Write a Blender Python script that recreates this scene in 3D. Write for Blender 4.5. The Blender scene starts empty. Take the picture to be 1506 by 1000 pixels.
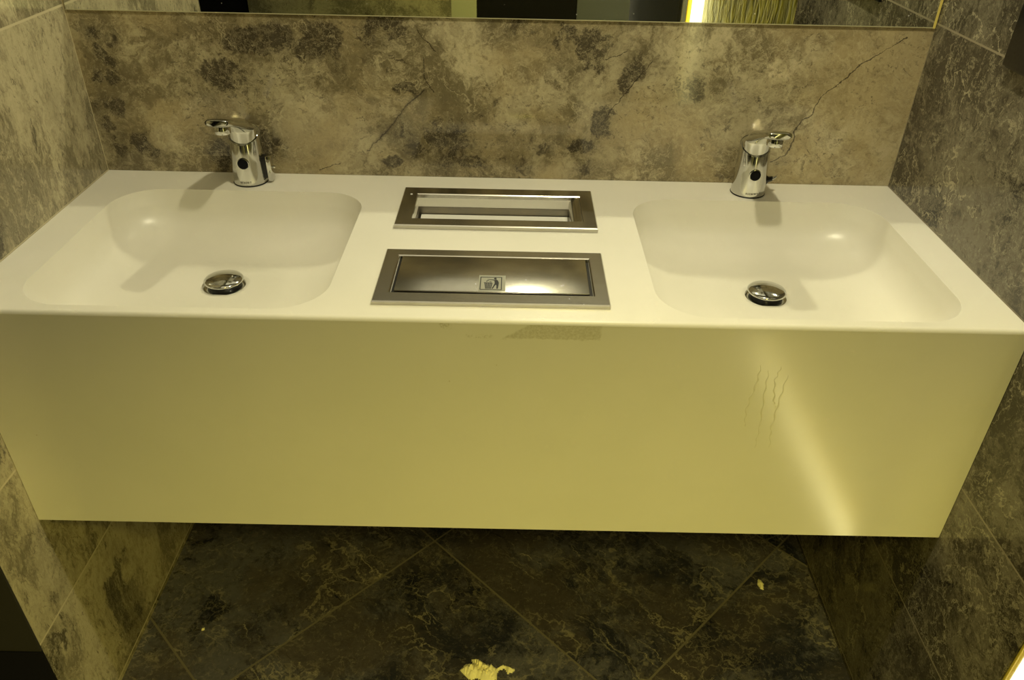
import bpy, bmesh, math, random
from mathutils import Vector, Matrix, noise
random.seed(7)
S = bpy.context.scene
COL = S.collection
PI = math.pi

# ------------------------------------------------------------------ camera
F_PX, CX, CY, CZ = 1157.894, 0.75229, -1.3883, 1.43
PITCH, YAW, ROLL = 0.58439, 0.00286, 0.0219
cd = bpy.data.cameras.new('camera'); cam = bpy.data.objects.new('camera', cd); COL.objects.link(cam)
cd.sensor_width = 36.0; cd.sensor_fit = 'HORIZONTAL'; cd.lens = 36.0 * F_PX / 1506.0
cd.clip_start = 0.02
_f = Vector((math.sin(YAW)*math.cos(PITCH), math.cos(YAW)*math.cos(PITCH), -math.sin(PITCH)))
_r = Vector((math.cos(YAW), -math.sin(YAW), 0)); _u = _r.cross(_f)
_c, _s = math.cos(ROLL), math.sin(ROLL)
R_, U_ = _c*_r + _s*_u, -_s*_r + _c*_u
M = Matrix((R_, U_, -_f)).transposed().to_4x4(); M.translation = Vector((CX, CY, CZ))
cam.matrix_world = M
S.camera = cam

# ------------------------------------------------------------------ world, exposure, lights
W_ = bpy.data.worlds.new('world'); S.world = W_; W_.use_nodes = True
W_.node_tree.nodes['Background'].inputs[0].default_value = (1.0, 0.85, 0.45, 1)
W_.node_tree.nodes['Background'].inputs[1].default_value = 0.02
S.view_settings.view_transform = 'Standard'; S.view_settings.look = 'None'
S.view_settings.gamma = 1.0; S.view_settings.exposure = 0.0
S.view_settings.use_curve_mapping = False
try:
    S.cycles.use_denoising = True
    S.cycles.blur_glossy = 0.0
    S.cycles.caustics_reflective = True
    S.cycles.sample_clamp_indirect = 0.0
    S.cycles.max_bounces = 10; S.cycles.diffuse_bounces = 5; S.cycles.glossy_bounces = 5
    S.cycles.use_guiding = True
    S.cycles.use_surface_guiding = True
    S.cycles.guiding_training_samples = 128
except Exception as e:
    print(e)
ROOM_TOP = 2.20
LAMP = (0.95, -0.59, ROOM_TOP)

def area(name, loc, size, power, col, size_y=None, rot=(0, 0, 0), shape='RECTANGLE'):
    l = bpy.data.lights.new(name, 'AREA'); l.shape = shape; l.size = size
    if size_y: l.size_y = size_y
    l.energy = power; l.color = col
    o = bpy.data.objects.new(name, l); o.location = loc; o.rotation_euler = rot
    COL.objects.link(o); return o
# ceiling downlight above the vanity, and the amber ceiling panel behind the camera
area('downlight_bulb', (LAMP[0], LAMP[1], ROOM_TOP-0.012), 0.055, 9.6, (1.0, 0.92, 0.61), shape='DISK')
area('ceiling_fill', (0.72, -0.85, ROOM_TOP-0.004), 1.3, 3.4, (1.0, 0.91, 0.62), size_y=1.1)  # broad fill lamp added to raise ambient light; no ceiling fixture behind it
_pl = area('ceiling_panel_lamp', (0.92, -1.98, ROOM_TOP-0.03), 0.18, 31.5, (1.0, 0.85, 0.17), size_y=0.34)
_pl.data.spread = 1.85

# ------------------------------------------------------------------ helpers
def link_mesh(name, bm, mat, parent=None, smooth=None):
    me = bpy.data.meshes.new(name)
    bmesh.ops.recalc_face_normals(bm, faces=bm.faces)
    bm.to_mesh(me); bm.free()
    if mat: me.materials.append(mat)
    o = bpy.data.objects.new(name, me); COL.objects.link(o)
    if smooth is not None:
        for p in me.polygons: p.use_smooth = True
        if smooth < 180:
            me.set_sharp_from_angle(angle=math.radians(smooth))
    if parent is not None:
        o.parent = parent
        o.matrix_parent_inverse = Matrix.Translation(parent.location).inverted()
    return o
def tag(o, label, cat, group=None):
    o['label'] = label; o['category'] = cat
    if group: o['group'] = group
    return o
def thing(name, loc, label, cat, group=None):
    o = bpy.data.objects.new(name, None); o.location = loc; o.empty_display_size = 0.05
    COL.objects.link(o); return tag(o, label, cat, group)
def struct(o):
    o['kind'] = 'structure'; return o
def add_box(bm, x0, x1, y0, y1, z0, z1, bev=0.0, seg=2):
    vs = [bm.verts.new(p) for p in ((x0,y0,z0),(x1,y0,z0),(x1,y1,z0),(x0,y1,z0),(x0,y0,z1),(x1,y0,z1),(x1,y1,z1),(x0,y1,z1))]
    fs = [bm.faces.new([vs[i] for i in q]) for q in ((0,3,2,1),(4,5,6,7),(0,1,5,4),(1,2,6,5),(2,3,7,6),(3,0,4,7))]
    if bev > 0:
        es = list({e for f in fs for e in f.edges})
        bmesh.ops.bevel(bm, geom=es, offset=bev, segments=seg, profile=0.5, affect='EDGES')
def box(name, b, mat, parent=None, bev=0.0, smooth=None):
    bm = bmesh.new(); add_box(bm, *b, bev=bev)
    return link_mesh(name, bm, mat, parent, smooth if smooth is not None else (40 if bev else None))
def loft(bm, rings, cap0=True, cap1=True, closed=True):
    R = [[bm.verts.new(p) for p in r] for r in rings]; n = len(R[0])
    for a, b in zip(R, R[1:]):
        for i in range(n if closed else n-1):
            bm.faces.new((a[i], a[(i+1) % n], b[(i+1) % n], b[i]))
    if cap0: bm.faces.new(R[0][::-1])
    if cap1: bm.faces.new(R[-1])
    return R
def lathe(bm, prof, cx, cy, n=48, cap0=True, cap1=True):
    return loft(bm, [[(cx+r*math.cos(2*PI*i/n), cy+r*math.sin(2*PI*i/n), z) for i in range(n)] for r, z in prof], cap0, cap1)
def rrect(x0, x1, y0, y1, r, n=16, z=0.0):
    pts = []
    for cx, cy, a0 in ((x1-r, y1-r, 0), (x0+r, y1-r, PI/2), (x0+r, y0+r, PI), (x1-r, y0+r, 1.5*PI)):
        for i in range(n+1):
            a = a0 + (PI/2)*i/n
            pts.append((cx+r*math.cos(a), cy+r*math.sin(a), z))
    return pts

# ------------------------------------------------------------------ node helpers
class NT:
    def __init__(s, name):
        s.m = bpy.data.materials.new(name); s.m.use_nodes = True
        s.t = s.m.node_tree; s.b = s.t.nodes['Principled BSDF']
    def n(s, typ, **kw):
        nd = s.t.nodes.new(typ)
        for k, v in kw.items(): setattr(nd, k, v)
        return nd
    def put(s, sock, v):
        if isinstance(v, bpy.types.NodeSocket): s.t.links.new(v, sock)
        else: sock.default_value = v
    def math(s, op, a, b=None, c=None, clamp=False):
        nd = s.n('ShaderNodeMath', operation=op, use_clamp=clamp)
        s.put(nd.inputs[0], a)
        if b is not None: s.put(nd.inputs[1], b)
        if c is not None: s.put(nd.inputs[2], c)
        return nd.outputs[0]
    def vec(s, op, a, b=None, scale=None):
        nd = s.n('ShaderNodeVectorMath', operation=op)
        s.put(nd.inputs[0], a)
        if b is not None: s.put(nd.inputs[1], b)
        if scale is not None: s.put(nd.inputs['Scale'], scale)
        return nd.outputs['Value'] if op in ('LENGTH', 'DISTANCE', 'DOT_PRODUCT') else nd.outputs['Vector']
    def remap(s, v, a, b, c=0.0, d=1.0):
        nd = s.n('ShaderNodeMapRange', interpolation_type='SMOOTHSTEP')
        s.put(nd.inputs[0], v); nd.inputs[1].default_value = a; nd.inputs[2].default_value = b
        nd.inputs[3].default_value = c; nd.inputs[4].default_value = d
        return nd.outputs[0]
    def noise(s, v, scale, det=8, rough=0.6, dist=0.0, out='Fac'):
        nd = s.n('ShaderNodeTexNoise'); s.put(nd.inputs['Vector'], v)
        nd.inputs['Scale'].default_value = scale; nd.inputs['Detail'].default_value = det
        nd.inputs['Roughness'].default_value = rough; nd.inputs['Distortion'].default_value = dist
        return nd.outputs[out]
    def mix(s, f, a, b, typ='MIX'):
        nd = s.n('ShaderNodeMix', data_type='RGBA', blend_type=typ)
        s.put(nd.inputs[0], f)
        s.put(nd.inputs[6], (*a, 1) if isinstance(a, tuple) and len(a) == 3 else a)
        s.put(nd.inputs[7], (*b, 1) if isinstance(b, tuple) and len(b) == 3 else b)
        return nd.outputs[2]
    def pos(s): return s.n('ShaderNodeTexCoord').outputs['Object']
    def sep(s, v):
        nd = s.n('ShaderNodeSeparateXYZ'); s.put(nd.inputs[0], v); return nd.outputs
    def comb(s, x, y, z):
        nd = s.n('ShaderNodeCombineXYZ')
        for i, v in enumerate((x, y, z)): s.put(nd.inputs[i], v)
        return nd.outputs[0]
    def polydist(s, p2, pts):
        """distance from the point (a vector with y = 0) to a polyline of (x, z) points"""
        best = None
        for a, b in zip(pts, pts[1:]):
            A = Vector((a[0], 0, a[1])); B = Vector((b[0], 0, b[1])); BA = B - A
            pa = s.vec('SUBTRACT', p2, tuple(A))
            h = s.math('MULTIPLY', s.vec('DOT_PRODUCT', pa, tuple(BA)), 1/BA.length_squared, clamp=True)
            d = s.vec('LENGTH', s.vec('SUBTRACT', pa, s.vec('SCALE', tuple(BA), scale=h)))
            best = d if best is None else s.math('MINIMUM', best, d)
        return best

def simple(name, col, rough=0.5, metal=0.0, coat=0.0, bump=0.0, bscale=200, emit=None, estr=0):
    t = NT(name); t.b.inputs['Base Color'].default_value = (*col, 1)
    t.b.inputs['Roughness'].default_value = rough; t.b.inputs['Metallic'].default_value = metal
    t.b.inputs['Coat Weight'].default_value = coat
    p = t.pos(); nz = t.noise(p, bscale, 3)
    t.put(t.b.inputs['Roughness'], t.remap(nz, 0.2, 0.8, max(0, rough*0.85), min(1, rough*1.15)))
    if bump:
        b = t.n('ShaderNodeBump'); b.inputs['Strength'].default_value = bump; b.inputs['Distance'].default_value = 0.001
        t.put(b.inputs['Height'], nz); t.put(t.b.inputs['Normal'], b.outputs[0])
    if emit:
        t.b.inputs['Emission Color'].default_value = (*emit, 1); t.b.inputs['Emission Strength'].default_value = estr
    return t.m

# ------------------------------------------------------------------ marble
SPLASH_BLOTCH = [(0.034,1.112,0.02,0.013),(0.061,1.104,0.013,0.011),(0.038,1.083,0.013,0.015),(0.051,1.068,0.012,0.012),(0.022,1.044,0.012,0.012),(0.051,1.043,0.015,0.013),(0.015,0.999,0.018,0.018),(0.048,0.988,0.02,0.021),(0.022,0.956,0.018,0.021),(0.031,0.919,0.02,0.024),(0.07,0.926,0.023,0.021),(0.097,0.911,0.015,0.012),(0.327,1.109,0.077,0.027),(0.419,1.111,0.051,0.045),(0.247,1.051,0.064,0.027),(0.524,1.13,0.051,0.03),(0.565,1.034,0.026,0.015),(0.542,0.955,0.02,0.018),(0.609,0.937,0.064,0.045),(0.67,0.907,0.038,0.015),(0.526,0.897,0.018,0.012),(0.764,1.14,0.036,0.018),(0.833,1.125,0.028,0.027),(0.88,1.112,0.044,0.036),(0.87,1.088,0.028,0.021),(0.9,1.078,0.015,0.013),(0.959,1.077,0.02,0.024),(0.945,1.042,0.015,0.021),(0.913,1.0,0.018,0.021),(0.902,0.975,0.02,0.024),(0.868,0.937,0.033,0.015),(0.807,0.929,0.018,0.015),(0.883,0.898,0.02,0.018),(0.77,0.902,0.015,0.015),(1.063,1.045,0.028,0.021),(0.299,0.924,0.051,0.037),(0.221,0.91,0.026,0.033)]
SPLASH_CRACKS = [[(1.409,1.137),(1.375,1.114),(1.356,1.099),(1.341,1.091),(1.324,1.068),(1.29,1.038),(1.282,1.02),(1.277,1.001),(1.264,0.993),(1.254,0.97),(1.257,0.954),(1.247,0.928),(1.219,0.912)],
 [(0.585,1.131),(0.601,1.113),(0.615,1.098)],[(0.593,1.087),(0.594,1.052),(0.603,1.037),(0.61,1.029)],[(0.593,1.031),(0.56,1.004),(0.537,0.973),(0.508,0.942),(0.484,0.919)],[(0.432,0.895),(0.393,0.881)],
 [(0.907,1.09),(0.941,1.104)],[(0.986,1.089),(0.956,1.048),(0.924,1.006),(0.903,0.969)]]

def marble(name, light, mid, dark, vein, cover=0.5, seed=0.0, tile=None, blotches=(), cracks=(), rough=0.12,
           grout=(0.42, 0.36, 0.24), breccia=0.6, grain=1.0, stretch=(1, 1, 1), corner=None, scale=1.0, veinw=1.0, warm=None, strokes=1.0):
    t = NT(name); P = t.pos(); sx = t.sep(P)
    base = P
    joint = None
    if tile:
        kind, size, off, gw = tile
        if kind == 'rows':                                   # horizontal joints only
            r = t.math('DIVIDE', t.math('SUBTRACT', sx[2], off), size)
            idx = t.math('FLOOR', r); fr = t.math('FRACT', r)
            d = t.math('MULTIPLY', t.math('MINIMUM', fr, t.math('SUBTRACT', 1.0, fr)), size)
            joint = t.remap(d, gw*0.4, gw*0.75, 1.0, 0.0)
            base = t.vec('ADD', P, t.comb(t.math('MULTIPLY', idx, 5.37), t.math('MULTIPLY', idx, 3.71), t.math('MULTIPLY', idx, 1.93)))
        else:                                                # diagonal grid on the floor
            js = []; ids = []
            for sgn, o in ((1, off[0]), (-1, off[1])):
                w = t.math('ADD', sx[0], t.math('MULTIPLY', sx[1], float(sgn)))
                r = t.math('DIVIDE', t.math('SUBTRACT', w, o), size)
                fr = t.math('FRACT', r); ids.append(t.math('FLOOR', r))
                d = t.math('MULTIPLY', t.math('MINIMUM', fr, t.math('SUBTRACT', 1.0, fr)), size*0.7071)
                js.append(t.remap(d, gw*0.4, gw*0.8, 1.0, 0.0))
            joint = t.math('MAXIMUM', js[0], js[1])
            base = t.vec('ADD', P, t.comb(t.math('MULTIPLY', ids[0], 4.3), t.math('MULTIPLY', ids[1], 2.9), t.math('ADD', ids[0], ids[1])))
    q = t.vec('ADD', base, (seed, seed*0.7, seed*1.3))
    q = t.vec('MULTIPLY', q, stretch)
    wob = t.vec('SUBTRACT', t.noise(q, 7*scale, 6, 0.65, out='Color'), (0.5, 0.5, 0.5))
    q2 = t.vec('ADD', q, t.vec('SCALE', wob, scale=0.10))
    fine = t.vec('SUBTRACT', t.noise(q, 60*scale, 5, 0.7, out='Color'), (0.5, 0.5, 0.5))
    q3 = t.vec('ADD', q2, t.vec('SCALE', fine, scale=0.022))
    big = t.noise(q2, 3.2*scale, 10, 0.62)
    med = t.noise(q2, 14*scale, 10, 0.72)
    fin = t.noise(q3, 70*scale, 8, 0.75)
    tone = t.math('ADD', t.math('MULTIPLY', big, 0.42), t.math('ADD', t.math('MULTIPLY', med, 0.33), t.math('MULTIPLY', fin, 0.25)))
    c = t.mix(t.remap(tone, 0.455, 0.54), mid, light)
    if warm:
        c = t.mix(t.remap(t.noise(t.vec('ADD', q2, (9, 3, 1)), 4.5, 6, 0.6), 0.42, 0.60, 0.0, 0.8), c, warm)
    # needle-like strokes running both diagonal ways
    for k, (ang, amt, colr) in enumerate(((0.75, 0.35, vein), (-0.55, 0.5, dark), (1.25, 0.3, dark))):
        ca, sa = math.cos(ang), math.sin(ang)
        ss = t.sep(q3)
        hx = t.math('ADD', ss[0], ss[1])
        a1 = t.math('ADD', t.math('MULTIPLY', hx, ca), t.math('MULTIPLY', ss[2], sa))
        a2 = t.math('SUBTRACT', t.math('MULTIPLY', ss[2], ca), t.math('MULTIPLY', hx, sa))
        nn = t.noise(t.comb(t.math('MULTIPLY', a1, 26.0*scale), t.math('MULTIPLY', a2, 190.0*scale), float(k*7)), 1.0, 4, 0.6)
        gate = t.remap(t.noise(t.vec('ADD', q2, (k*2.2, 1.7, k*4.1)), 5*scale, 5, 0.6), 0.45, 0.62)
        c = t.mix(t.math('MULTIPLY', t.remap(nn, 0.58, 0.70), t.math('MULTIPLY', gate, amt*strokes)), c, colr)
    # dark clasts: noise broken up inside the regional mask
    m = t.remap(t.noise(t.vec('ADD', q2, (3.1, 7.7, 1.9)), 5.0*scale, 7, 0.6), 0.62-0.2*cover, 0.80-0.2*cover)
    if blotches:
        acc = None
        pw = t.vec('ADD', P, t.vec('SCALE', wob, scale=0.05)); pw = t.vec('ADD', pw, t.vec('SCALE', fine, scale=0.02))
        for (bx, bz, rx, rz) in blotches:
            d = t.vec('LENGTH', t.vec('MULTIPLY', t.vec('SUBTRACT', pw, (bx, 0, bz)), (1/(rx*1.3), 0.01, 1/(rz*1.3))))
            acc = d if acc is None else t.math('SMOOTH_MIN', acc, d, 0.3)
        m = t.math('MAXIMUM', t.math('MULTIPLY', m, 0.6), t.remap(acc, 1.35, 0.35))
    nd = t.math('ADD', t.math('MULTIPLY', t.noise(t.vec('ADD', q3, (2, 2, 5)), 24*scale, 6, 0.6), 0.62), t.math('MULTIPLY', t.noise(t.vec('ADD', q3, (6, 1, 5)), 80*scale, 5, 0.7), 0.38))
    Dk = t.math('ADD', nd, t.math('MULTIPLY', t.math('SUBTRACT', m, 0.5), 0.30))
    c = t.mix(t.math('MULTIPLY', m, 0.35), c, tuple(0.55*v_ for v_ in mid))
    if blotches:
        c = t.mix(t.math('MULTIPLY', t.remap(acc, 3.2, 0.6), t.remap(med, 0.36, 0.56, 0.85, 0.25)), c, tuple(0.62*v_ for v_ in mid))
    c = t.mix(t.remap(Dk, 0.55, 0.66, 0.0, 0.85), c, dark)
    v = t.n('ShaderNodeTexVoronoi', feature='DISTANCE_TO_EDGE'); t.put(v.inputs['Vector'], t.vec('ADD', q3, t.vec('SCALE', fine, scale=0.03))); v.inputs['Scale'].default_value = 42*scale
    # dark specks
    sp = t.noise(t.vec('ADD', q3, (1, 4, 6)), 110*scale, 4, 0.6)
    c = t.mix(t.math('MULTIPLY', t.remap(sp, 0.57, 0.66), t.remap(t.noise(t.vec('ADD', q, (5, 5, 2)), 6*scale, 3), 0.42, 0.60, 0.12*grain, 0.65*grain)), c, dark)
    g1 = t.noise(t.vec('ADD', q3, (7, 2, 3)), 160*scale, 3, 0.7)
    c = t.mix(t.math('MULTIPLY', t.remap(g1, 0.56, 0.68), 0.35*grain), c, vein)
    c = t.mix(t.math('MULTIPLY', t.remap(g1, 0.44, 0.34), 0.35*grain), c, mid)
    g2 = t.noise(t.vec('ADD', q3, (3, 9, 3)), 34*scale, 8, 0.75)
    c = t.mix(t.math('MULTIPLY', t.remap(g2, 0.50, 0.62), 0.28), c, tuple(0.75*v_ for v_ in mid))
    # fine pale veins: ridges of two noises
    for k, (sc, wd, amt) in enumerate(((9, 0.010, 0.7), (26, 0.020, 0.45), (4, 0.005, 0.8))):
        rn = t.noise(t.vec('ADD', q2, (k*5.3, k*2.1, 4.4)), sc*scale, 5, 0.6)
        rd = t.math('ABSOLUTE', t.math('SUBTRACT', rn, 0.5))
        gate = t.remap(t.noise(t.vec('ADD', q, (k*3.3, 8.1, 2.2)), 6*scale, 3), 0.42, 0.62)
        c = t.mix(t.math('MULTIPLY', t.remap(rd, wd*0.2*veinw, wd*veinw, 1.0, 0.0), t.math('MULTIPLY', gate, amt*breccia)), c, vein)
    edge = t.remap(v.outputs['Distance'], 0.015, 0.07, 1.0, 0.0)
    c = t.mix(t.math('MULTIPLY', edge, t.math('MULTIPLY', m, breccia*0.35)), c, vein)
    if cracks:
        pc = t.vec('MULTIPLY', P, (1, 0, 1))
        wv = t.vec('SCALE', t.vec('SUBTRACT', t.noise(P, 70, 4, 0.7, out='Color'), (0.5, 0.5, 0.5)), scale=0.012)
        pc = t.vec('MULTIPLY', t.vec('ADD', pc, wv), (1, 0, 1))
        for j, pl in enumerate(cracks):
            d = t.polydist(pc, pl)
            w = t.remap(t.noise(P, 25, 2), 0.3, 0.7, 0.5, 1.3)
            d = t.math('DIVIDE', d, w)
            if j == 3: c = t.mix(t.remap(d, 0.001, 0.006, 0.35, 0.0), c, dark)
            c = t.mix(t.remap(d, 0.0003, 0.0013 if j else 0.0016, 0.85, 0.0), c, (0.03, 0.022, 0.015))
    if joint is not None:
        c = t.mix(joint, c, grout)
    if corner is not None:
        axis, val, w = corner
        c = t.mix(t.remap(t.math('ABSOLUTE', t.math('SUBTRACT', sx[axis], val)), w*0.5, w, 0.85, 0.0), c, grout)
    t.put(t.b.inputs['Base Color'], c)
    t.put(t.b.inputs['Roughness'], t.remap(fin, 0.3, 0.7, rough*0.8, rough*1.3))
    b = t.n('ShaderNodeBump'); b.inputs['Strength'].default_value = 0.12; b.inputs['Distance'].default_value = 0.0006
    t.put(b.inputs['Height'], t.math('SUBTRACT', med, joint) if joint is not None else med); t.put(t.b.inputs['Normal'], b.outputs[0])
    return t.m

M_SPLASH = marble('backsplash_marble', (0.56, 0.49, 0.31), (0.20, 0.165, 0.092), (0.040, 0.032, 0.022), (0.60, 0.52, 0.32),
                  cover=0.55, strokes=1.6, seed=1.7, blotches=SPLASH_BLOTCH, cracks=SPLASH_CRACKS, rough=0.05, warm=(0.42, 0.335, 0.175))
M_LEFT = marble('left_wall_marble', (0.53, 0.47, 0.30), (0.225, 0.195, 0.12), (0.05, 0.043, 0.028), (0.55, 0.49, 0.31),
                cover=0.7, strokes=1.6, seed=5.2, tile=('rows', 0.287, 0.012, 0.0032), stretch=(1, 1.6, 0.8), corner=(1, 0.0, 0.003), rough=0.13, grout=(0.62, 0.55, 0.36))
M_RIGHT = marble('right_wall_marble', (0.19, 0.168, 0.115), (0.062, 0.053, 0.036), (0.024, 0.020, 0.014), (0.50, 0.45, 0.30),
                 cover=0.65, strokes=1.6, seed=9.4, tile=('rows', 0.287, 0.012, 0.0027), corner=(1, 0.0, 0.003), rough=0.13, breccia=0.8, grout=(0.30, 0.26, 0.18))
M_FAR = marble('far_wall_marble', (0.20, 0.19, 0.135), (0.09, 0.085, 0.06), (0.045, 0.04, 0.03), (0.3, 0.28, 0.2), cover=0.5, seed=3.3,
               tile=('rows', 0.574, 0.012, 0.003))
M_FLOOR = marble('dark_floor_marble', (0.085, 0.082, 0.110), (0.017, 0.018, 0.030), (0.006, 0.007, 0.014), (0.42, 0.37, 0.30),
                 cover=0.55, seed=12.1, tile=('diag', 0.812, (-0.325, 0.68), 0.0035), rough=0.16, grout=(0.13, 0.115, 0.10), scale=0.7, veinw=1.3,
                 warm=(0.060, 0.050, 0.050), strokes=1.8, grain=0.45, breccia=0.42)

# ------------------------------------------------------------------ other materials
def solid_surface(name, stain=False):
    t = NT(name); P = t.pos()
    c = t.mix(t.remap(t.noise(P, 5, 4), 0.3, 0.7), (0.80, 0.775, 0.68), (0.83, 0.80, 0.71))
    rough = 0.31
    if stain:
        s = t.sep(P)
        wob = t.math('MULTIPLY', t.math('SUBTRACT', t.noise(P, 110, 5, 0.75), 0.5), 0.012)
        x = t.math('ADD', s[0], wob); z = t.math('ADD', s[2], wob)
        # the patch of old tape glue at the upper edge: a strip with a slanted left end
        left = t.math('ADD', x, t.math('MULTIPLY', z, -1.6))
        m = t.math('MULTIPLY', t.remap(left, -0.612, -0.606), t.remap(x, 0.872, 0.876, 1, 0))
        m = t.math('MULTIPLY', m, t.math('MULTIPLY', t.remap(z, 0.843, 0.846), t.remap(z, 0.8665, 0.869, 1, 0)))
        gl = t.math('MULTIPLY', m, t.remap(t.noise(P, 260, 6, 0.8), 0.35, 0.65, 0.18, 0.6))
        m2 = t.math('MULTIPLY', t.remap(t.math('ABSOLUTE', t.math('SUBTRACT', s[0], 0.665)), 0.006, 0.010, 1, 0), t.remap(z, 0.856, 0.860))
        gl = t.math('MAXIMUM', gl, t.math('MULTIPLY', m2, t.remap(t.noise(P, 200, 5, 0.8), 0.45, 0.6, 0, 0.5)))
        m3 = t.math('MULTIPLY', t.remap(t.math('ABSOLUTE', t.math('SUBTRACT', s[0], 0.71)), 0.012, 0.022, 1, 0), t.remap(t.math('ABSOLUTE', t.math('SUBTRACT', z, 0.847)), 0.002, 0.004, 1, 0))
        gl = t.math('MAXIMUM', gl, t.math('MULTIPLY', m3, t.remap(t.noise(P, 200, 5, 0.8), 0.45, 0.6, 0, 0.4)))
        c = t.mix(gl, c, (0.47, 0.43, 0.27))
        # tiny dirt specks
        v = t.n('ShaderNodeTexVoronoi', feature='F1'); t.put(v.inputs['Vector'], P); v.inputs['Scale'].default_value = 16
        c = t.mix(t.remap(v.outputs['Distance'], 0.010, 0.022, 0.5, 0), c, (0.5, 0.42, 0.2))
        rough = t.remap(gl, 0.0, 0.6, 0.17, 0.26)
    t.put(t.b.inputs['Base Color'], c); t.put(t.b.inputs['Roughness'], rough)
    t.b.inputs['IOR'].default_value = 1.5
    return t.m
M_TOP = solid_surface('white_solid_surface')
M_APRON = solid_surface('white_apron_surface', True)
M_UNDER = simple('dark_underside', (0.02, 0.022, 0.018), 0.7)
M_DRIP = simple('dried_clear_drip', (0.80, 0.77, 0.66), 0.15)

def brushed(name, col, rough=0.26, dirt=0.3, axis=0):
    t = NT(name); P = t.pos()
    st = [1400, 1400, 1400]; st[axis] = 14
    g = t.noise(t.vec('MULTIPLY', P, tuple(st)), 1.0, 4, 0.6)
    sm = t.noise(P, 18, 6, 0.6)
    t.put(t.b.inputs['Base Color'], t.mix(t.math('MULTIPLY', t.remap(sm, 0.35, 0.7), dirt), col, (0.36, 0.31, 0.22)))
    t.b.inputs['Metallic'].default_value = 1.0
    t.put(t.b.inputs['Roughness'], t.math('ADD', t.remap(g, 0.25, 0.75, rough*0.92, rough*1.1), t.remap(sm, 0.4, 0.75, 0, 0.03)))
    b = t.n('ShaderNodeBump'); b.inputs['Strength'].default_value = 0.10; b.inputs['Distance'].default_value = 0.0002
    t.put(b.inputs['Height'], g); t.put(t.b.inputs['Normal'], b.outputs[0])
    return t.m
M_STEEL = brushed('brushed_stainless_steel', (0.56, 0.54, 0.49), 0.21)
M_STEEL_DARK = brushed('dull_steel', (0.26, 0.24, 0.20), 0.42, 0.5)
M_CHROME = simple('polished_chrome', (0.60, 0.60, 0.57), 0.09, 1.0)
M_BLACK = simple('black_plastic', (0.005, 0.005, 0.006), 0.12)
M_EYE = simple('sensor_window', (0.004, 0.004, 0.006), 0.5)
M_EYE.node_tree.nodes['Principled BSDF'].inputs['Specular IOR Level'].default_value = 0.12
M_BLACKM = simple('matte_black', (0.004, 0.004, 0.005), 0.35)
M_PAPER = simple('white_paper', (0.80, 0.79, 0.74), 0.8, bump=0.3, bscale=400)
M_TISSUE = simple('crumpled_tissue', (0.82, 0.76, 0.48), 0.85, bump=0.4, bscale=300)
M_GOLD = simple('amber_edge_trim', (0.62, 0.48, 0.05), 0.3)
M_GREY = simple('figure_grey', (0.045, 0.050, 0.060), 0.4)
M_STICKER = simple('silver_sticker', (0.40, 0.40, 0.34), 0.35, 0.3)
M_INK = simple('black_print', (0.012, 0.012, 0.016), 0.5)
M_DARKINK = simple('etched_lettering', (0.10, 0.09, 0.07), 0.5, 0.3)
M_CEIL = simple('ceiling_paint', (0.26, 0.25, 0.20), 0.8)
M_LED = simple('led_diffuser', (0.9, 0.9, 0.8), 0.5, emit=(1.0, 0.90, 0.36), estr=4.0)
M_LEDLINE = simple('led_line_diffuser', (0.9, 0.9, 0.8), 0.5, emit=(1.0, 0.90, 0.45), estr=7.0)
M_LAMP = simple('lamp_diffuser', (0.9, 0.9, 0.8), 0.5, emit=(1.0, 0.86, 0.5), estr=3.0)
M_MIRROR = NT('silvered_glass')
M_MIRROR.b.inputs['Metallic'].default_value = 1.0; M_MIRROR.b.inputs['Roughness'].default_value = 0.0
_p = M_MIRROR.pos(); _v = M_MIRROR.n('ShaderNodeTexVoronoi', feature='F1'); M_MIRROR.put(_v.inputs['Vector'], _p); _v.inputs['Scale'].default_value = 75
_g = M_MIRROR.math('MULTIPLY', M_MIRROR.remap(_v.outputs['Distance'], 0.06, 0.14, 1, 0), M_MIRROR.remap(M_MIRROR.sep(_v.outputs['Color'])[0], 0.80, 0.86))
M_MIRROR.put(M_MIRROR.b.inputs['Base Color'], M_MIRROR.mix(_g, (0.88, 0.90, 0.88), (0.93, 0.9, 0.8)))
M_MIRROR.put(M_MIRROR.b.inputs['Metallic'], M_MIRROR.remap(_g, 0, 1, 1.0, 0.55))
M_MIRROR = M_MIRROR.m
M_GLASSEDGE = simple('polished_glass_edge', (0.50, 0.46, 0.28), 0.15, 0.0)
def amber():
    t = NT('rippled_amber_glass'); P = t.pos()
    q = t.vec('MULTIPLY', P, (1, 1, 0.4))
    w = t.noise(q, 26, 3, 0.5, 1.2)
    r = t.remap(w, 0.38, 0.62)
    t.put(t.b.inputs['Base Color'], t.mix(r, (0.02, 0.018, 0.001), (0.10, 0.088, 0.005)))
    t.b.inputs['Roughness'].default_value = 0.30
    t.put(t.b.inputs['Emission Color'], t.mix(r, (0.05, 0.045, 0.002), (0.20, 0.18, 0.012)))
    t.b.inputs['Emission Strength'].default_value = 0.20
    b = t.n('ShaderNodeBump'); b.inputs['Strength'].default_value = 0.8; b.inputs['Distance'].default_value = 0.01
    t.put(b.inputs['Height'], w); t.put(t.b.inputs['Normal'], b.outputs[0])
    return t.m
M_AMBER = amber()

# ------------------------------------------------------------------ dimensions
W = 1.45; D = 0.4994; ZC = 0.8728; ZB = ZC-0.3954; ZM = 1.1521
LW_END, RW_END, BACK = -0.603, -0.722, -2.62

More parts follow.
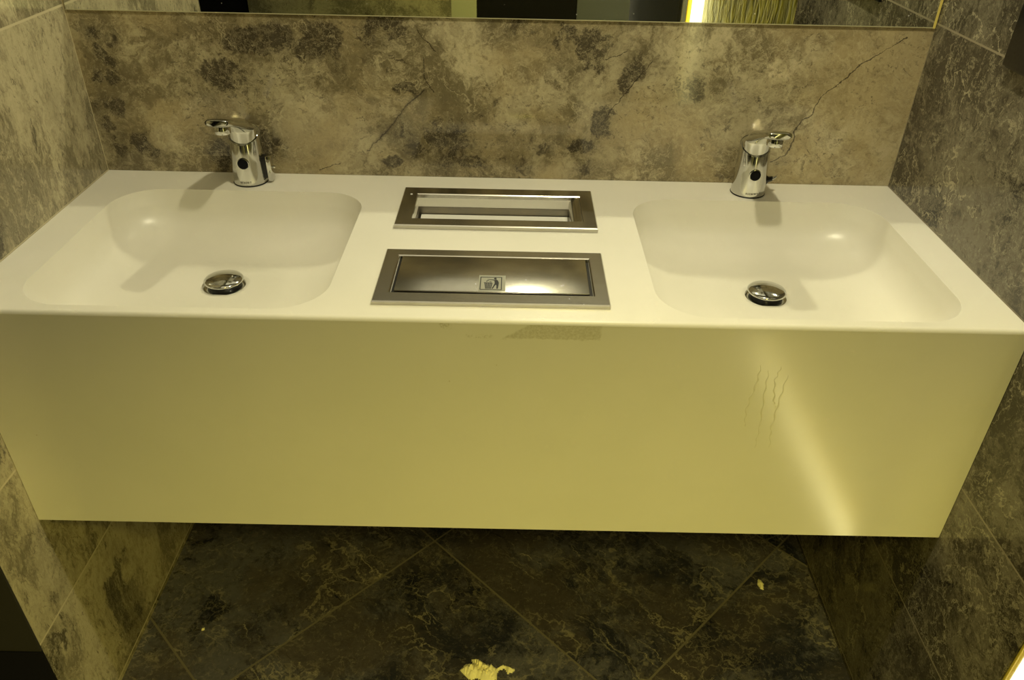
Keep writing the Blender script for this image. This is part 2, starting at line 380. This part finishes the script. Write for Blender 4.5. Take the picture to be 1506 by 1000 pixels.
# ------------------------------------------------------------------ room shell
def slab(name, b, mat): return struct(box(name, b, mat))
slab('wall_back', (-0.15, W+0.15, 0.0, 0.10, 0.0, ROOM_TOP), M_SPLASH)
slab('wall_left', (-0.15, 0.0, LW_END, 0.0, 0.0, ROOM_TOP), M_LEFT)
slab('wall_right', (W, W+0.12, RW_END, 0.0, 0.0, ROOM_TOP), M_RIGHT)
slab('floor', (-1.6, 3.0, BACK, 0.10, -0.06, 0.0), M_FLOOR)
slab('ceiling', (-1.6, 3.0, BACK, 0.10, ROOM_TOP+0.001, ROOM_TOP+0.06), M_CEIL)
slab('wall_front', (-0.53, 0.44, BACK-0.1, BACK, 0.0, ROOM_TOP), M_FAR)
slab('wall_side', (1.70, 3.0, BACK-0.1, BACK, 0.0, ROOM_TOP), M_FAR)
slab('wall_passage', (-1.7, -1.6, BACK, 0.1, 0.0, ROOM_TOP), M_FAR)
slab('wall_outer', (-1.6, -0.15, 0.0, 0.10, 0.0, ROOM_TOP), M_FAR)
slab('wall_beyond', (3.0, 3.1, BACK, 0.1, 0.0, ROOM_TOP), M_FAR)
slab('trim_1', (-0.15, 0.0, LW_END-0.004, LW_END, 0.287, ROOM_TOP), simple('dark_jamb', (0.035, 0.033, 0.026), 0.35))
slab('trim_2', (-0.15, 0.0, LW_END-0.006, LW_END, 0.0, 0.286), M_BLACKM)
slab('trim_3', (0.44, 0.56, BACK-0.1, BACK, 0.0, ROOM_TOP), simple('pale_jamb', (0.22, 0.23, 0.17), 0.25))
# black door opposite; added panels stand in for the camera holder's dark clothing
slab('door_1', (-1.6, -0.53, BACK-0.07, BACK-0.02, 0.0, ROOM_TOP), M_BLACK)
slab('figure_panel_1', (0.56, 1.04, BACK-0.07, BACK-0.02, 0.0, ROOM_TOP), M_BLACK)
slab('figure_panel_2', (1.04, 1.29, BACK-0.07, BACK-0.01, 0.0, ROOM_TOP), M_GREY)
slab('figure_panel_3', (1.29, 1.70, BACK-0.07, BACK-0.02, 0.0, ROOM_TOP), M_BLACK)

# amber glass partition beyond the right wall, its light column and base line
part = thing('glass_partition', (1.62, -1.6, 0), 'rippled amber glass partition seen in the mirror beyond the right wall', 'partition')
box('glass_panel', (1.60, 1.615, -2.44, -0.80, 0.10, 2.10), M_AMBER, part)
box('base_rail', (1.59, 1.625, -2.44, -0.80, 0.0, 0.05), M_GOLD, part, 0.003)
box('head_rail', (1.59, 1.625, -2.44, -0.80, 2.10, ROOM_TOP-0.002), M_GOLD, part, 0.003)
box('light_line', (1.545, 1.585, -1.80, -0.86, 0.001, 0.028), M_LEDLINE, part, 0.003)['label'] = 'bright white light line along the base'
lc = thing('light_column', (1.61, -2.50, 0), 'bright white vertical light strip reflected in the mirror beside the amber glass', 'light')
box('diffuser', (1.565, 1.655, -2.545, -2.455, 0.22, 2.15), M_LED, lc, 0.01)
box('column_base', (1.56, 1.66, -2.55, -2.45, 0.0, 0.22), M_GOLD, lc, 0.003)
box('side_strip', (1.545, 1.563, -2.545, -2.53, 0.0, 2.15), M_GOLD, lc, 0.002)
ws = thing('edge_light', (1.49, RW_END-0.01, 0), 'white light strip with amber edge on the end of the right wall, lower right corner', 'light')
box('edge_trim', (W+0.001, W+0.010, RW_END-0.006, RW_END-0.001, 0.0, ROOM_TOP-0.002), M_GOLD, ws, 0.002)
box('diffuser', (W+0.011, W+0.11, RW_END-0.008, RW_END-0.001, 0.0, ROOM_TOP-0.002), simple('edge_led', (0.9, 0.9, 0.85), 0.5, emit=(1.0, 0.93, 0.6), estr=2.5), ws, 0.002)

# ceiling fittings
dl = thing('recessed_downlight', (LAMP[0], LAMP[1], ROOM_TOP), 'round recessed ceiling downlight above the vanity', 'light')
bm = bmesh.new(); lathe(bm, [(0.05, ROOM_TOP), (0.062, ROOM_TOP), (0.060, ROOM_TOP-0.006), (0.052, ROOM_TOP-0.008), (0.050, ROOM_TOP-0.004)], LAMP[0], LAMP[1], 40, False, False)
link_mesh('trim_ring', bm, M_STEEL, dl, 40)
pn = thing('ceiling_light_panel', (0.92, -1.98, ROOM_TOP), 'amber rectangular ceiling light panel behind the camera', 'light')
bm = bmesh.new()
for b in ((0.815, 1.025, -2.165, -2.152), (0.815, 1.025, -1.808, -1.795), (0.815, 0.828, -2.152, -1.808), (1.012, 1.025, -2.152, -1.808)):
    add_box(bm, b[0], b[1], b[2], b[3], ROOM_TOP-0.035, ROOM_TOP-0.001)
link_mesh('panel_frame', bm, M_STEEL, pn)

# ------------------------------------------------------------------ wall mirror
mi = thing('wall_mirror', (W/2, 0, ZM), 'frameless wall mirror across the top of the picture above the marble backsplash', 'mirror')
box('mirror_glass', (0.004, W-0.005, -0.003, -0.001, ZM+0.0018, 2.10), M_MIRROR, mi)
box('lower_edge', (0.003, W-0.004, -0.0035, -0.001, ZM+0.0006, ZM+0.0018), M_GLASSEDGE, mi)['label'] = 'thin pale polished lower edge'
box('side_edge', (W-0.005, W-0.0015, -0.0040, -0.001, ZM, 2.10), simple('yellow_glass_edge', (0.75, 0.62, 0.16), 0.2), mi)['label'] = 'yellow side edge'  # plain yellow base colour on the glass edge
# black dispenser on the right wall
sd = thing('wall_dispenser', (W, -0.33, 1.152), 'black box dispenser on the right marble wall at the top right corner', 'dispenser')
box('case', (W-0.006, W-0.0, -0.45, -0.240, 1.150, 1.40), M_BLACKM, sd, 0.001)
box('cover', (W-0.016, W-0.006, -0.445, -0.245, 1.154, 1.395), M_BLACKM, sd, 0.004)

# ------------------------------------------------------------------ vanity
van = thing('vanity_counter', (W/2, 0, ZB), 'long white wall-hung vanity counter with two moulded basins', 'vanity')
G = 0.0008
BAS = [(0.066, 0.495, -0.482, -0.084, (0.281, -0.262)), (0.957, 1.388, -0.482, -0.084, (1.172, -0.262))]
RC = 0.072; DEPTH = 0.090
HOLES = [(0.586, 0.865, -0.198, -0.100)]
EX0, EX1, EY0, EY1 = G, W-G, -D, -G
TOPY = -D+0.006
def top_plate():
    bm = bmesh.new()
    def loop(pts):
        vs = [bm.verts.new(p) for p in pts]
        return [bm.edges.new((vs[i], vs[(i+1) % len(vs)])) for i in range(len(vs))], vs
    es = []
    n = 40
    outer = [(EX0+(EX1-EX0)*i/n, TOPY, ZC) for i in range(n)] + [(EX1, TOPY+(EY1-TOPY)*i/12, ZC) for i in range(12)] + \
            [(EX1-(EX1-EX0)*i/n, EY1, ZC) for i in range(n)] + [(EX0, EY1-(EY1-TOPY)*i/12, ZC) for i in range(12)]
    e, ov = loop(outer); es += e
    for b in BAS:
        e, _ = loop(rrect(b[0], b[1], b[2], b[3], RC, 16, ZC)); es += e
    hs = []
    for h in HOLES:
        e, hv = loop([(h[0], h[2], ZC), (h[1], h[2], ZC), (h[1], h[3], ZC), (h[0], h[3], ZC)]); es += e; hs.append(hv)
    bmesh.ops.triangle_fill(bm, edges=es, use_beauty=True, normal=(0, 0, 1))
    # cut edge of the slot
    for hv in hs:
        lo = [bm.verts.new((v.co.x, v.co.y, ZC-0.016)) for v in hv]
        for i in range(4): bm.faces.new((hv[i], hv[(i+1) % 4], lo[(i+1) % 4], lo[i]))
    # rounded front edge
    fr = ov[:n+1]; prev = fr
    for k in range(1, 7):
        a = PI/2*k/6
        row = [bm.verts.new((v.co.x, TOPY-0.006*math.sin(a), ZC-0.006+0.006*math.cos(a))) for v in fr]
        for i in range(n): bm.faces.new((prev[i], prev[i+1], row[i+1], row[i]))
        prev = row
    return bm
bm = top_plate()
o = link_mesh('countertop', bm, M_TOP, van, 30)
if o.data.polygons[0].normal.z < 0: o.data.flip_normals()
# basins: rings from the rim inward
for (x0, x1, y0, y1, (dx, dy)) in BAS:
    bm = bmesh.new(); rings = []
    K = 44; WALL = 0.105
    rings.append([(p[0]*1.0, p[1], ZC) for p in rrect(x0, x1, y0, y1, RC, 16)])
    for k in range(1, K+1):
        # rim rounding, steep wall, big fillet to the floor
        t = k/K
        ang = t*PI/2
        ins = WALL*(1-math.cos(ang))**1.4 if t < 1 else WALL
        dep = (DEPTH-0.006)*math.sin(ang)**0.92
        ins = 0.004*min(1, t*6) + ins*0.96
        r = max(0.012, RC + 0.028*math.sin(ang) - ins*0.35)
        rings.append([(p[0], p[1], ZC-dep) for p in rrect(x0+ins, x1-ins, y0+ins, y1-ins, min(r, (y1-y0)/2-ins-0.002), 16)])
    last = rings[-1]; zf = ZC-DEPTH
    for k in range(1, 13):
        t = k/12; e = t*t*(3-2*t)
        ring = []
        for p in last:
            a = math.atan2(p[1]-dy, p[0]-dx)
            cx_, cy_ = dx+0.036*math.cos(a), dy+0.036*math.sin(a)
            ring.append((p[0]*(1-t)+cx_*t, p[1]*(1-t)+cy_*t, ZC-(DEPTH-0.006)-0.006*e))
        rings.append(ring)
    a_ = rings[-1]
    rings.append([(dx+(p[0]-dx)*0.93, dy+(p[1]-dy)*0.93, p[2]-0.003) for p in a_])
    rings.append([(dx+(p[0]-dx)*0.80, dy+(p[1]-dy)*0.80, p[2]-0.0035) for p in a_])
    rings.append([(dx+(p[0]-dx)*0.72, dy+(p[1]-dy)*0.72, p[2]-0.03) for p in a_])
    loft(bm, rings, False, True)
    ob = link_mesh('basin', bm, M_TOP, van, 60)
    # normals should face up
    if sum(p.normal.z for p in ob.data.polygons) < 0: ob.data.flip_normals()
# apron
bm = bmesh.new()
add_box(bm, EX0, EX1, -D, -D+0.018, ZB, ZC-0.006)
link_mesh('apron', bm, M_APRON, van)
box('underside_frame', (EX0+0.004, EX1-0.004, -D+0.019, -D+0.05, ZB-0.001, ZB+0.03), M_UNDER, van)
box('support_rail', (EX0+0.004, EX1-0.004, -0.06, -0.02, 0.70, 0.745), M_UNDER, van)
SCR = [[(1.099,0.809),(1.098,0.777),(1.092,0.734),(1.096,0.70)],[(1.111,0.80),(1.113,0.759),(1.118,0.70),(1.118,0.66)],[(1.127,0.807),(1.123,0.783),(1.129,0.747),(1.134,0.735)],[(1.139,0.793),(1.136,0.747),(1.135,0.697),(1.14,0.66)]]
for pl in SCR:
    bm = bmesh.new(); n = 40; rings = []
    for i in range(n+1):
        t = i/n*(len(pl)-1); k = min(int(t), len(pl)-2); f = t-k
        x = pl[k][0]*(1-f)+pl[k+1][0]*f + 0.0012*math.sin(i*0.9+pl[0][0]*50); z = pl[k][1]*(1-f)+pl[k+1][1]*f
        w = 0.0014*(0.6+0.4*math.sin(i*1.3))*math.sin(PI*min(1, (i+1)/(n+2)))+0.0002
        rings.append([(x-w, -D-0.00002, z), (x, -D-0.0009, z), (x+w, -D-0.00002, z)])
    loft(bm, rings, False, False, closed=False)
    link_mesh('drip_streak', bm, M_DRIP, van, 180)['label'] = 'thin dried drip running down the apron'

# ------------------------------------------------------------------ paper towel slot
def frame_bm(x0, x1, y0, y1, ix0, ix1, iy0, iy1, z0, z1, bev=0.0015):
    bm = bmesh.new()
    def rect(a, b, c, d, z): return [(a, c, z), (b, c, z), (b, d, z), (a, d, z)]
    rs = [rect(x0, x1, y0, y1, z0), rect(x0, x1, y0, y1, z1-bev), rect(x0+bev, x1-bev, y0+bev, y1-bev, z1),
          rect(ix0-bev, ix1+bev, iy0-bev, iy1+bev, z1), rect(ix0, ix1, iy0, iy1, z1-bev), rect(ix0, ix1, iy0, iy1, z0)]
    loft(bm, rs, False, False); return bm
pd = thing('towel_dispenser_frame', (0.725, -0.145, ZC), 'stainless steel framed paper towel slot nearest the backsplash', 'dispenser', None)
link_mesh('bezel', frame_bm(0.560, 0.891, -0.226, -0.070, 0.586, 0.868, -0.199, -0.099, ZC+0.0004, ZC+0.0075), M_STEEL, pd)
bm = bmesh.new()                                        # folded flange at the right end of the opening
loft(bm, [[(0.8675, y, ZC+0.0070), (0.862, y, ZC+0.0058), (0.856, y, ZC+0.0030), (0.851, y, ZC-0.0030), (0.8500, y, ZC-0.012), (0.8515, y, ZC-0.012), (0.8525, y, ZC-0.003), (0.857, y, ZC+0.0015), (0.8675, y, ZC+0.0050)] for y in (-0.1985, -0.0995)])
link_mesh('end_flange', bm, M_STEEL, pd, 60)
bm = bmesh.new()
h = (0.5865, 0.8645, -0.1975, -0.1005)
v = [[bm.verts.new((x, y, z)) for x, y in ((h[0], h[2]), (h[1], h[2]), (h[1], h[3]), (h[0], h[3]))] for z in (ZC-0.0165, ZC-0.16)]
for i in range(4): bm.faces.new((v[0][i], v[0][(i+1) % 4], v[1][(i+1) % 4], v[1][i]))
bm.faces.new(v[1])
link_mesh('inner_box', bm, M_STEEL_DARK, pd)
bm = bmesh.new(); lathe(bm, [(0.0022, ZC+0.0076), (0.0018, ZC+0.0082)], 0.575, -0.102, 16)
link_mesh('rivet', bm, M_PAPER, pd, 40)['label'] = 'small pale rivet'
# the stack of folded towels lying in the box
bm = bmesh.new()
zz = ZC-0.155
while zz < ZC-0.0315:
    j = random.uniform(-0.0008, 0.0008)
    add_box(bm, 0.591+j, 0.860+j, -0.192+j, -0.1025+j, zz, zz+0.0026, 0.0006, 1); zz += 0.003
tag(link_mesh('paper_towel_stack', bm, M_PAPER), 'stack of folded white paper towels inside the rear steel slot', 'paper towels')

# ------------------------------------------------------------------ waste flap
wf = thing('waste_chute', (0.725, -0.387, ZC), 'stainless steel waste flap plate with bin pictogram at the counter front', 'waste chute')
link_mesh('bezel', frame_bm(0.561, 0.889, -0.466, -0.309, 0.583, 0.868, -0.440, -0.330, ZC+0.0004, ZC+0.0065), M_STEEL, wf)
box('inner_tray', (0.5835, 0.8675, -0.4395, -0.3305, ZC+0.0003, ZC+0.0009), M_BLACKM, wf)
box('flap', (0.5885, 0.8625, -0.4365, -0.3325, ZC+0.0015, ZC+0.0072), M_STEEL, wf, 0.0012)
zt = ZC+0.0072
st = box('pictogram_sticker', (0.706, 0.744, -0.4345, -0.3895, zt, zt+0.0003), M_STICKER, wf)
st['label'] = 'silver square sticker with a figure throwing rubbish in a bin'
def poly(bm, pts, z0, z1):
    a = [bm.verts.new((x, y, z0)) for x, y in pts]; b = [bm.verts.new((x, y, z1)) for x, y in pts]
    n = len(pts)
    bm.faces.new(b); bm.faces.new(a[::-1])
    for i in range(n): bm.faces.new((a[i], a[(i+1) % n], b[(i+1) % n], b[i]))
# drawn in the sticker's own 0..1 square: x right, y up
SX = lambda u: 0.706+0.038*u
SY = lambda v: -0.4345+0.045*v
def P2(pts): return [(SX(u), SY(v)) for u, v in pts]
bm = bmesh.new(); z0, z1 = zt+0.0003, zt+0.0005
for q in (((.05,.07),(.87,.07),(.87,.105),(.05,.105)), ((.05,.86),(.87,.86),(.87,.895),(.05,.895)), ((.05,.105),(.085,.105),(.085,.86),(.05,.86)), ((.835,.105),(.87,.105),(.87,.86),(.835,.86))):
    poly(bm, P2(q), z0, z1)
# bin: five slats, a rim and a tilted lid line
for i in range(5):
    u = .245+.052*i; poly(bm, P2(((u+.014*(2-i)*.5, .14), (u+.034+.014*(2-i)*.5, .14), (u+.040-.012*(2-i), .50), (u-.004-.012*(2-i), .50))), z0, z1)
poly(bm, P2(((.20,.50),(.49,.50),(.50,.53),(.19,.53))), z0, z1)
poly(bm, P2(((.27,.60),(.31,.66),(.38,.665),(.38,.64),(.33,.63),(.29,.58))), z0, z1)
poly(bm, P2(((.40,.62),(.48,.60),(.485,.575),(.40,.59))), z0, z1)
# figure: head, torso and legs, arm over the bin
poly(bm, P2([(.615+.052*math.cos(a*PI/8), .79+.055*math.sin(a*PI/8)) for a in range(16)]), z0, z1)
poly(bm, P2(((.575,.70),(.66,.73),(.72,.66),(.755,.52),(.745,.36),(.725,.15),(.67,.15),(.665,.36),(.64,.41),(.58,.27),(.545,.15),(.49,.15),(.56,.34),(.60,.50),(.585,.62))), z0, z1)
poly(bm, P2(((.32,.735),(.40,.745),(.58,.715),(.60,.66),(.47,.70),(.40,.715),(.32,.72))), z0, z1)
ink = link_mesh('pictogram', bm, M_INK, None); ink.parent = st; ink.matrix_parent_inverse = (Matrix.Translation(wf.location)).inverted()
ink.matrix_parent_inverse = Matrix.Identity(4)
ink['label'] = 'black bin and figure pictogram in a square outline'

# ------------------------------------------------------------------ basin drains
for i, b in enumerate(BAS):
    dx, dy = b[4]; zf = ZC-DEPTH
    side = ('left basin', 'right basin')[i]
    dr = thing('basin_drain', (dx, dy, zf-0.003), 'domed chrome pop-up drain in the ' + side, 'drain', None)
    bm = bmesh.new(); lathe(bm, [(0.0335, zf-0.0028), (0.0335, zf-0.0014), (0.031, zf-0.0006), (0.026, zf-0.0022), (0.024, zf-0.012)], dx, dy, 56, False, True)
    link_mesh('drain_ring', bm, M_CHROME, dr, 50)
    bm = bmesh.new(); lathe(bm, [(0.0255, zf-0.006), (0.0265, zf+0.006), (0.022, zf+0.0072)], dx, dy, 56, False, True)
    link_mesh('rubber_seal', bm, M_BLACKM, dr, 50)
    prof = [(0.026, zf+0.0066), (0.0300, zf+0.0072), (0.0315, zf+0.0085), (0.0315, zf+0.0098), (0.0300, zf+0.0116)]
    for k in range(1, 9):
        r = 0.0300*(1-k/8.0); prof.append((max(r, 0.0006), zf+0.0116+0.0058*(1-(r/0.030)**2)))
    bm = bmesh.new(); lathe(bm, prof, dx, dy, 64); link_mesh('stopper_cap', bm, M_CHROME, dr, 60)

# ------------------------------------------------------------------ faucets
def glyphs(word):
    L = {'G': ['111','100','101','101','111'], 'E': ['111','100','110','100','111'], 'B': ['110','101','110','101','111'],
         'R': ['111','101','110','101','101'], 'I': ['1','1','1','1','1'], 'T': ['111','010','010','010','010'], '.': ['11','11','11','11','11']}
    u = 0; out = []
    for ch in word:
        g = L[ch]
        for r, row in enumerate(g):
            for c, b in enumerate(row):
                if b == '1': out.append((u+c, 4-r))
        u += len(g[0])+1.6
    return out, u-1.6
def faucet(fx, fy, label, variant):
    Z = ZC
    t = thing('sensor_faucet', (fx, fy, Z), label, 'faucet')
    N = 56
    RX, RY = 0.0300, 0.0300
    def ring(cy, z, rx, ry, tilt=0.0, power=2.0):
        pts = []
        for i in range(N):
            a = 2*PI*i/N; c, s_ = math.cos(a), math.sin(a)
            ex = math.copysign(abs(c)**(2/power), c)*rx; ey = math.copysign(abs(s_)**(2/power), s_)*ry
            pts.append((fx+ex, fy+cy+ey*math.cos(tilt), Z+z+ey*math.sin(tilt)))
        return pts
    # base washer
    bm = bmesh.new(); lathe(bm, [(0.0305, Z+0.0003), (0.0308, Z+0.0015), (0.0300, Z+0.0024)], fx, fy, N, False, True)
    link_mesh('base_ring', bm, M_BLACK, t, 50)
    # body shell: concave cut at the front, rising to the back
    bm = bmesh.new()
    def shell(k, inset=0.0):
        pts = []
        for i in range(N):
            a = 2*PI*i/N; c, s_ = math.cos(a), math.sin(a)
            front = max(0.0, -s_)
            top = 0.087 - 0.013*front**1.4 + 0.010*max(0, s_)
            z = 0.0026 + (top-0.0026)*k
            tap = 1 - 0.12*(z/0.1)**1.1
            pts.append((fx+(RX*tap-inset)*c, fy+(RY*tap-inset)*s_ + 0.006*(z/0.1)**2, Z+z))
        return pts
    rings = [shell(k/20) for k in range(21)] + [shell(1.0, 0.0010), shell(0.985, 0.0013)]
    loft(bm, rings, True, True); link_mesh('body', bm, M_CHROME, t, 50)
    # spout rising out of the shell and curving forward
    sp = [(0.005, 0.055, 0.0248, 0.0238, 0), (0.006, 0.072, 0.0246, 0.0236, -4), (0.004, 0.086, 0.0242, 0.0222, -16), (-0.003, 0.098, 0.0232, 0.0190, -38), (-0.015, 0.1065, 0.0230, 0.0160, -66),
          (-0.030, 0.1135, 0.0228, 0.0125, -92), (-0.048, 0.1205, 0.0222, 0.0098, -106), (-0.066, 0.1275, 0.0215, 0.0082, -111), (-0.088, 0.1355, 0.0208, 0.0074, -111), (-0.111, 0.1430, 0.0200, 0.0068, -108), (-0.1135, 0.1438, 0.0186, 0.0056, -108)]
    bm = bmesh.new(); rings = []
    for (cy, z, rx, rn, td) in sp:
        rings.append(ring(cy, z, rx, rn, math.radians(td), 2.6))
    loft(bm, rings); s_o = link_mesh('spout', bm, M_CHROME, t, 60)
    # dark band inset on the spout's end
    bm = bmesh.new()
    def endring(y, k): return [(fx+math.copysign(abs(math.cos(2*PI*i/32))**0.6, math.cos(2*PI*i/32))*0.0165*k, fy+y, Z+0.1438+math.copysign(abs(math.sin(2*PI*i/32))**0.6, math.sin(2*PI*i/32))*0.0047*k) for i in range(32)]
    loft(bm, [endring(-0.1125, 1.0), endring(-0.1155, 0.98), endring(-0.1160, 0.9)])
    e = link_mesh('spout_end', bm, M_CHROME, None, 50); e.parent = s_o
    # aerator ring below the spout
    bm = bmesh.new(); lathe(bm, [(0.012, Z+0.133), (0.0132, Z+0.131), (0.0132, Z+0.1215), (0.0122, Z+0.1205), (0.0100, Z+0.1215)], fx, fy-0.093, 36, False, True)
    e = link_mesh('aerator', bm, M_CHROME, None, 50); e.parent = s_o
    # sensor eye on the front of the shell
    zc = 0.043; yf = fy - RY*(1-0.12*0.43**1.1)+0.0012
    def disc(r, y0, y1): return [[(fx+rr*math.cos(2*PI*i/40), y, Z+zc+rr*math.sin(2*PI*i/40)) for i in range(40)] for rr, y in ((r, y0), (r, y1), (r*0.88, y1-0.0004))]
    bm = bmesh.new(); loft(bm, disc(0.0105, yf+0.003, yf-0.0011)); link_mesh('sensor_rim', bm, M_CHROME, t, 50)
    bm = bmesh.new(); loft(bm, disc(0.0094, yf+0.002, yf-0.0019)); link_mesh('sensor_eye', bm, M_EYE, t, 50)['label'] = 'round black sensor window'
    # small lettering engraved round the foot
    cells, wid = glyphs(('' if variant == 'left' else '.') + 'GEBERIT')
    bm = bmesh.new(); px = 0.00068; rr = RX+0.0001
    for (u, v_) in cells:
        a0 = -PI/2 + (u-wid/2)*px/rr; a1 = a0+px/rr; zz0 = 0.0070+v_*px; zz1 = zz0+px
        vs = [bm.verts.new((fx+rr*math.cos(a), fy+rr*math.sin(a), Z+z)) for a, z in ((a0, zz0), (a1, zz0), (a1, zz1), (a0, zz1))]
        bm.faces.new(vs)
    link_mesh('lettering', bm, M_DARKINK, t)['label'] = 'small dark lettering round the foot'
    if variant == 'left':
        box('lever_mount', (fx+0.0262, fx+0.0335, fy-0.010, fy+0.010, Z+0.010, Z+0.048), M_BLACKM, t, 0.001)
        lv = box('mixing_lever', (fx+0.0335, fx+0.0425, fy-0.009, fy+0.010, Z+0.004, Z+0.050), M_CHROME, t, 0.0015)
        lv['label'] = 'flat chrome mixing lever on the side'
        bm = bmesh.new(); loft(bm, [[(fx+0.038+r*math.cos(2*PI*i/20), y, Z+0.042+r*math.sin(2*PI*i/20)) for i in range(20)] for r, y in ((0.0028, fy-0.0088), (0.0028, fy-0.0098), (0.002, fy-0.0104))])
        e = link_mesh('screw', bm, M_STEEL_DARK, None, 50); e.parent = lv
        box('lever_pin', (fx+0.0425, fx+0.0475, fy-0.002, fy+0.002, Z+0.026, Z+0.030), M_CHROME, t, 0.0008)
    else:
        bm = bmesh.new()
        loft(bm, [[(fx+x, fy+ry*math.cos(2*PI*i/20)+dy_, Z+z+rz*math.sin(2*PI*i/20)) for i in range(20)] for x, ry, rz, z, dy_ in
                  ((0.024, 0.009, 0.012, 0.024, 0), (0.029, 0.008, 0.010, 0.024, 0), (0.033, 0.0055, 0.0055, 0.025, 0), (0.040, 0.004, 0.0045, 0.027, 0))])
        link_mesh('lever_stub', bm, M_BLACK, t, 50)['label'] = 'black stub where the mixing lever is missing'
        bm = bmesh.new()
        loft(bm, [[(fx+x, fy+r*math.cos(2*PI*i/16), Z+z+r*0.8*math.sin(2*PI*i/16)) for i in range(16)] for x, r, z in
                  ((0.039, 0.0042, 0.027), (0.043, 0.0036, 0.0285), (0.047, 0.0016, 0.031))])
        link_mesh('lever_tip', bm, M_CHROME, t, 50)
    return t
# child meshes are built in world coordinates; the nested ones share the identity
faucet(0.2765, -0.040, 'chrome sensor faucet behind the left basin with a flat lever at its side', 'left')
faucet(1.1770, -0.044, 'chrome sensor faucet behind the right basin with a small black lever stub', 'right')

# ------------------------------------------------------------------ litter on the floor
def tissue(name, outline, label, h, seed, res=0.0022):
    xs = [p[0] for p in outline]; ys = [p[1] for p in outline]
    def inside(x, y):
        c = False; n = len(outline)
        for i in range(n):
            (x1, y1), (x2, y2) = outline[i], outline[(i+1) % n]
            if (y1 > y) != (y2 > y) and x < (x2-x1)*(y-y1)/(y2-y1)+x1: c = not c
        return c
    def dist(x, y):
        m = 9
        n = len(outline)
        for i in range(n):
            a = Vector(outline[i]); b = Vector(outline[(i+1) % n]); p = Vector((x, y))
            tt = max(0, min(1, (p-a).dot(b-a)/max(1e-12, (b-a).length_squared))); m = min(m, (p-a-(b-a)*tt).length)
        return m
    bm = bmesh.new(); top = {}; bot = {}
    nx = int((max(xs)-min(xs))/res)+2; ny = int((max(ys)-min(ys))/res)+2
    def V(i, j):
        if (i, j) not in top:
            x = min(xs)+i*res; y = min(ys)+j*res
            d = min(1, (dist(x, y) if inside(x, y) else 0)/0.010)
            f = noise.fractal(Vector((x*70+seed, y*70, seed)), 1.0, 2.0, 5)
            rdg = abs(noise.noise(Vector((x*110+seed, y*60-x*80, seed*2))))
            z = 0.002 + h*(d**0.6)*(0.55+0.6*f) + 0.010*(1-rdg*2)*d
            z = max(0.0012, z)
            top[(i, j)] = bm.verts.new((x+0.001*f, y+0.001*rdg, z)); bot[(i, j)] = bm.verts.new((x, y, max(0.0003, z-0.0012-0.3*z)))
        return (i, j)
    cells = [(i, j) for i in range(nx) for j in range(ny) if inside(min(xs)+(i+.5)*res, min(ys)+(j+.5)*res)]
    cs = set(cells)
    for (i, j) in cells:
        q = [V(i, j), V(i+1, j), V(i+1, j+1), V(i, j+1)]
        bm.faces.new([top[k] for k in q]); bm.faces.new([bot[k] for k in q[::-1]])
        for (di, dj, a, b) in ((0, -1, 0, 1), (1, 0, 1, 2), (0, 1, 2, 3), (-1, 0, 3, 0)):
            if (i+di, j+dj) not in cs: bm.faces.new([top[q[a]], bot[q[a]], bot[q[b]], top[q[b]]])
    return tag(link_mesh(name, bm, M_TISSUE, None, 35), label, 'tissue')
OUT = [(0.665,-0.436),(0.677,-0.422),(0.692,-0.423),(0.686,-0.412),(0.699,-0.41),(0.717,-0.422),(0.731,-0.424),(0.738,-0.431),(0.751,-0.422),(0.765,-0.429),(0.776,-0.432),(0.771,-0.439),(0.761,-0.441),(0.756,-0.431),(0.745,-0.432),(0.74,-0.442),(0.739,-0.455),(0.728,-0.458),(0.712,-0.459),(0.698,-0.451),(0.689,-0.458),(0.676,-0.447)]
tissue('crumpled_tissue', OUT, 'crumpled yellowish tissue on the dark marble floor at the bottom centre', 0.012, 3.0)
tissue('paper_scrap', [(1.321,-0.206),(1.326,-0.192),(1.331,-0.196),(1.334,-0.206),(1.331,-0.221),(1.325,-0.219)], 'small torn paper scrap on the floor near the right wall', 0.003, 8.0, 0.0015)
tissue('paper_crumb', [(0.118,-0.350),(0.123,-0.348),(0.124,-0.353),(0.119,-0.355)], 'tiny white crumb on the dark floor near the left wall', 0.001, 4.0, 0.001)
